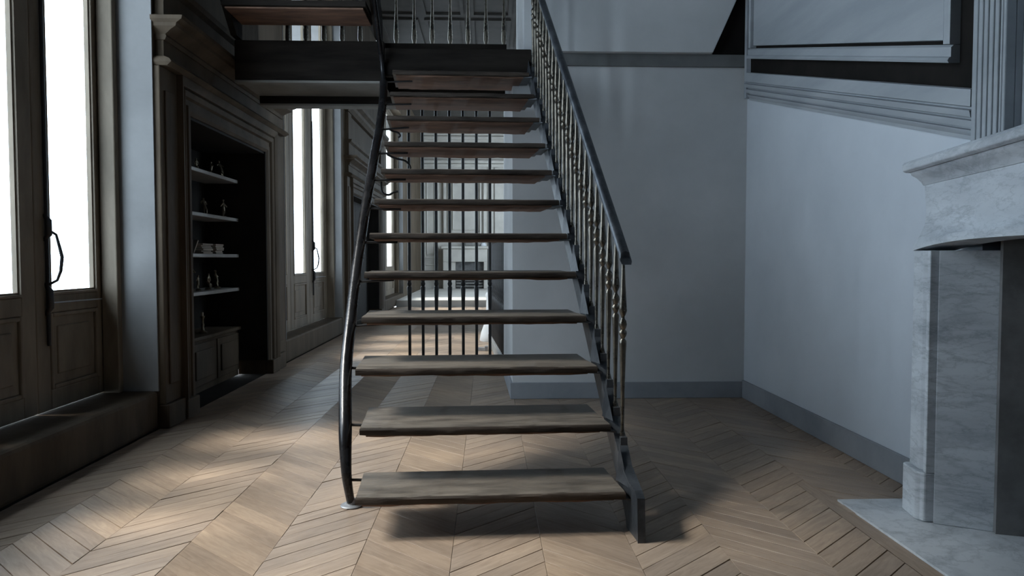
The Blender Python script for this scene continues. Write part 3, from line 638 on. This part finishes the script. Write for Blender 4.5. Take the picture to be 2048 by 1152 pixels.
# ------------------------------------------------------------------ far hall: panelling and fireplace
YF = 21.0
def far_frame(x0, x1, z0, z1, wd_, pr, parent, name='panel_moulding'):
    mb = MB(); 
    mb.box(x0, x0+wd_, YF-pr, YF, z0, z1).box(x1-wd_, x1, YF-pr, YF, z0, z1).box(x0+wd_, x1-wd_, YF-pr, YF, z0, z0+wd_).box(x0+wd_, x1-wd_, YF-pr, YF, z1-wd_, z1)
    return mb.build(name, M['hall_plaster'], parent, bevel=.01)
fw = empty('trim_5', (-1, YF, .13), kind='structure')
far_frame(-1.85, -1.42, 1.0, 3.5, .06, .05, fw); far_frame(-1.77, -1.50, 1.10, 3.4, .03, .03, fw)
far_frame(-1.85, -1.42, .40, .85, .05, .04, fw)
far_frame(-1.28, -.05, 1.55, 3.45, .08, .09, fw); far_frame(-1.14, -.19, 1.69, 3.31, .05, .06, fw); far_frame(-1.02, -.31, 1.81, 3.19, .03, .04, fw)
box(-1.9, 1.8, YF-.06, YF, .13, .30).build('far_skirting', M['hall_plaster'], fw)
for z, d in ((3.62,.06),(3.72,.12),(4.40,.10),(4.50,.22)): box(-1.9, 1.8, YF-d, YF, z, z+.09).build('far_cornice', M['hall_plaster'], fw, bevel=.02)
for x0 in (.02, .2): box(x0, x0+.1, YF-.06, YF, .3, 3.6).build('far_pilaster', M['hall_plaster'], fw)
ff = empty('fireplace', (-.65, YF-.2, .13), label='pale fireplace with slatted grate on the far wall of the hall', cat='fireplace')
WS = M['hall_plaster']
box(-1.34, .03, YF-.36, YF-.10, 1.27, 1.345).build('mantel_shelf', WS, ff, bevel=.02)
box(-1.28, -.02, YF-.30, YF-.10, .90, 1.268).build('frieze', WS, ff, bevel=.01)
for x0 in (-1.28, -.12): box(x0, x0+.12 if x0 < -1 else -.02, YF-.32, YF-.10, .131, .898).build('jamb', WS, ff, bevel=.01)
for x0, x1 in ((-1.155,-.93),(-.125,-.10)): box(x0, x1, YF-.22, YF-.10, .131, .898).build('slip', WS, ff)
box(-.92, -.13, YF-.14, YF-.10, .131, .895).build('firebox_back', M['soot'], ff)
for i in range(5): box(-.91, -.14, YF-.22, YF-.15, .18+.085*i, .225+.085*i).build('grate_slat', M['soffit'], ff)
t = box(-.66, -.40, YF-.30, YF-.14, 1.346, 1.47).build('stone_block', M['soffit'], bevel=.03, label='grey block standing on the far mantelpiece', cat='block')
t = MB().lathe([(.09,1.346),(.10,1.36),(.09,1.40),(.06,1.43),(.085,1.46),(.07,1.50),(.03,1.52)], 14, (-.14, YF-.24)).build('stone_urn', M['white_stone'], smooth=40, label='small pale rounded urn at the right end of the far mantelpiece', cat='urn')

# ------------------------------------------------------------------ figurines and books on the bookcase shelves
XF = -2.20
def figurine(y, z, h, label, pose=0, seed=0):
    t = empty('figurine', (XF, y, z), label=label, cat='figurine', group='bronze figurines in the bookcase')
    MB().lathe([(.24,0),(.25,.03),(.2,.05),(.21,.08),(.15,.10)], 12).build
    b = MB().lathe([(r*h, XZ*h) for r, XZ in ((.17,0),(.18,.03),(.14,.05),(.15,.08),(.10,.10))], 12)
    me = b.mesh('plinth', smooth=40); me.materials.append(M['bronze']); o = bpy.data.objects.new('plinth', me); COL.objects.link(o); o.parent = t
    rnd = random.Random(seed)
    j = lambda a: rnd.uniform(-a, a)
    hip = .42; lean = (.0, .10, -.05, .18)[pose % 4]
    if pose == 2:     # seated
        V = [(0,0,.30),(0,lean*.5,.48),(0,lean,.66),(0,lean,.78),(0,lean,.88),(.06,-.14,.30),(.06,-.16,.10),(-.06,-.14,.30),(-.06,-.16,.10),(.13,lean,.62),(.16,-.06,.45),(-.13,lean,.62),(-.15,-.08,.42)]
    else:
        V = [(0,0,hip),(0,lean*.5,.55),(0,lean,.72),(0,lean,.80),(0,lean,.91),(.06,j(.05),.26),(.07,j(.04),.09),(-.06,.03+j(.05),.26),(-.06,j(.04),.09),(.12,lean,.71),(.17,lean+j(.1)-.05,.58+j(.1)),(-.12,lean,.71),(-.17,lean+j(.1),.60+(.3 if pose == 1 else j(.1)))]
    E = [(0,1),(1,2),(2,3),(3,4),(0,5),(5,6),(0,7),(7,8),(2,9),(9,10),(2,11),(11,12)]
    RAD = [.085,.075,.095,.035,.07,.055,.035,.055,.035,.04,.028,.04,.028]
    me = bpy.data.meshes.new('body'); me.from_pydata([(a*h, b_*h, c*h) for a, b_, c in V], E, []); me.materials.append(M['bronze'])
    o = bpy.data.objects.new('body', me); COL.objects.link(o); o.parent = t; o.rotation_euler = (0, 0, rnd.uniform(.8, 2.2))
    sk = o.modifiers.new('skin', 'SKIN'); ss = o.modifiers.new('round', 'SUBSURF'); ss.levels = 1; ss.render_levels = 2
    for d, r in zip(me.skin_vertices[0].data if me.skin_vertices else [], RAD): d.radius = (r*h, r*h)
    if me.skin_vertices: me.skin_vertices[0].data[0].use_root = True
    return t
FIG = [(5.42,1.64,.185,'tall bronze figurine at the left end of the top bookshelf',1), (5.57,1.64,.115,'crouching bronze figurine second from left on the top bookshelf',2),
       (5.88,1.64,.125,'slender bronze figurine alone in the middle of the top bookshelf',0), (6.12,1.64,.17,'barely lit figurine at the right end of the top bookshelf',3),
       (5.74,1.32,.15,'leaning bronze figurine in the middle of the second bookshelf',3), (6.13,1.32,.17,'dim figurine at the right end of the second bookshelf',0),
       (5.42,.74,.235,'tallest bronze figurine at the left end of the bookshelf below the books',1), (5.58,.74,.13,'second figurine from the left on the shelf below the books',0),
       (5.77,.74,.145,'third figurine from the left on the shelf below the books',2), (5.97,.74,.165,'rightmost figurine on the shelf below the books, one arm raised',1)]
for i, (y, z, h, lb, ps) in enumerate(FIG): figurine(y, z, h, lb, ps, i+3)
cs = empty('candlestick', (-2.18, 5.6, .412), label='slim bronze candlestick alone on the cabinet top in the bookcase', cat='candlestick')
me_ = MB().lathe([(.03,.412),(.035,.42),(.015,.435),(.009,.46),(.013,.475),(.008,.49),(.008,.52),(.016,.535),(.017,.545)], 12, (-2.18, 5.6)); me_.build('stem', M['bronze'], cs, smooth=40)
MB().lathe([(.008,.545),(.008,.572),(.002,.575)], 8, (-2.18, 5.6)).build('candle', M['book_page'], cs, smooth=40)
ORD = ['bottom', 'second from bottom', 'third from bottom', 'third from top', 'second from top', 'topmost']
for pi, (yc, wd_, pn) in enumerate(((5.585, .20, 'wider left'), (5.83, .165, 'narrower right'))):
    z = 1.0205
    for i in range(6):
        th = (.0125, .011, .014, .012, .0115, .013)[(i+pi) % 6]; dy = random.uniform(-.012, .012); w = wd_+random.uniform(-.015, .012)
        b = empty('book', (-2.2, yc+dy, z), label='%s book of the %s pile on the third bookshelf' % (ORD[i], pn), cat='book', group='books piled flat on the third shelf')
        x0, x1, y0, y1 = -2.28, -2.125+random.uniform(-.008,.008), yc+dy-w/2, yc+dy+w/2
        MB().box(x0, x1, y0, y1, z, z+.002).box(x0, x1, y0, y1, z+th-.002, z+th).box(x0, x0+.004, y0, y1, z+.002, z+th-.002).build('cover', BOOKS[(i*3+pi) % 4], b)
        box(x0+.004, x1-.004, y0+.003, y1-.003, z+.002, z+th-.002).build('pages', M['book_page'], b)
        z += th+.0006
b = empty('book', (-2.22, 5.45, 1.02), label='single book leaning against the wider pile on the third bookshelf', cat='book', group='books piled flat on the third shelf')
q = MB().loft([[(x, y, z) for y, z in ((5.37,1.024),(5.384,1.021),(5.47,1.115),(5.457,1.123))] for x in (-2.28, -2.15)]); q.build('cover', BOOKS[1], b)
MB().loft([[(x, y, z) for y, z in ((5.374,1.025),(5.382,1.0235),(5.466,1.1155),(5.458,1.1205))] for x in (-2.1499, -2.147)]).build('pages', M['book_page'], b)
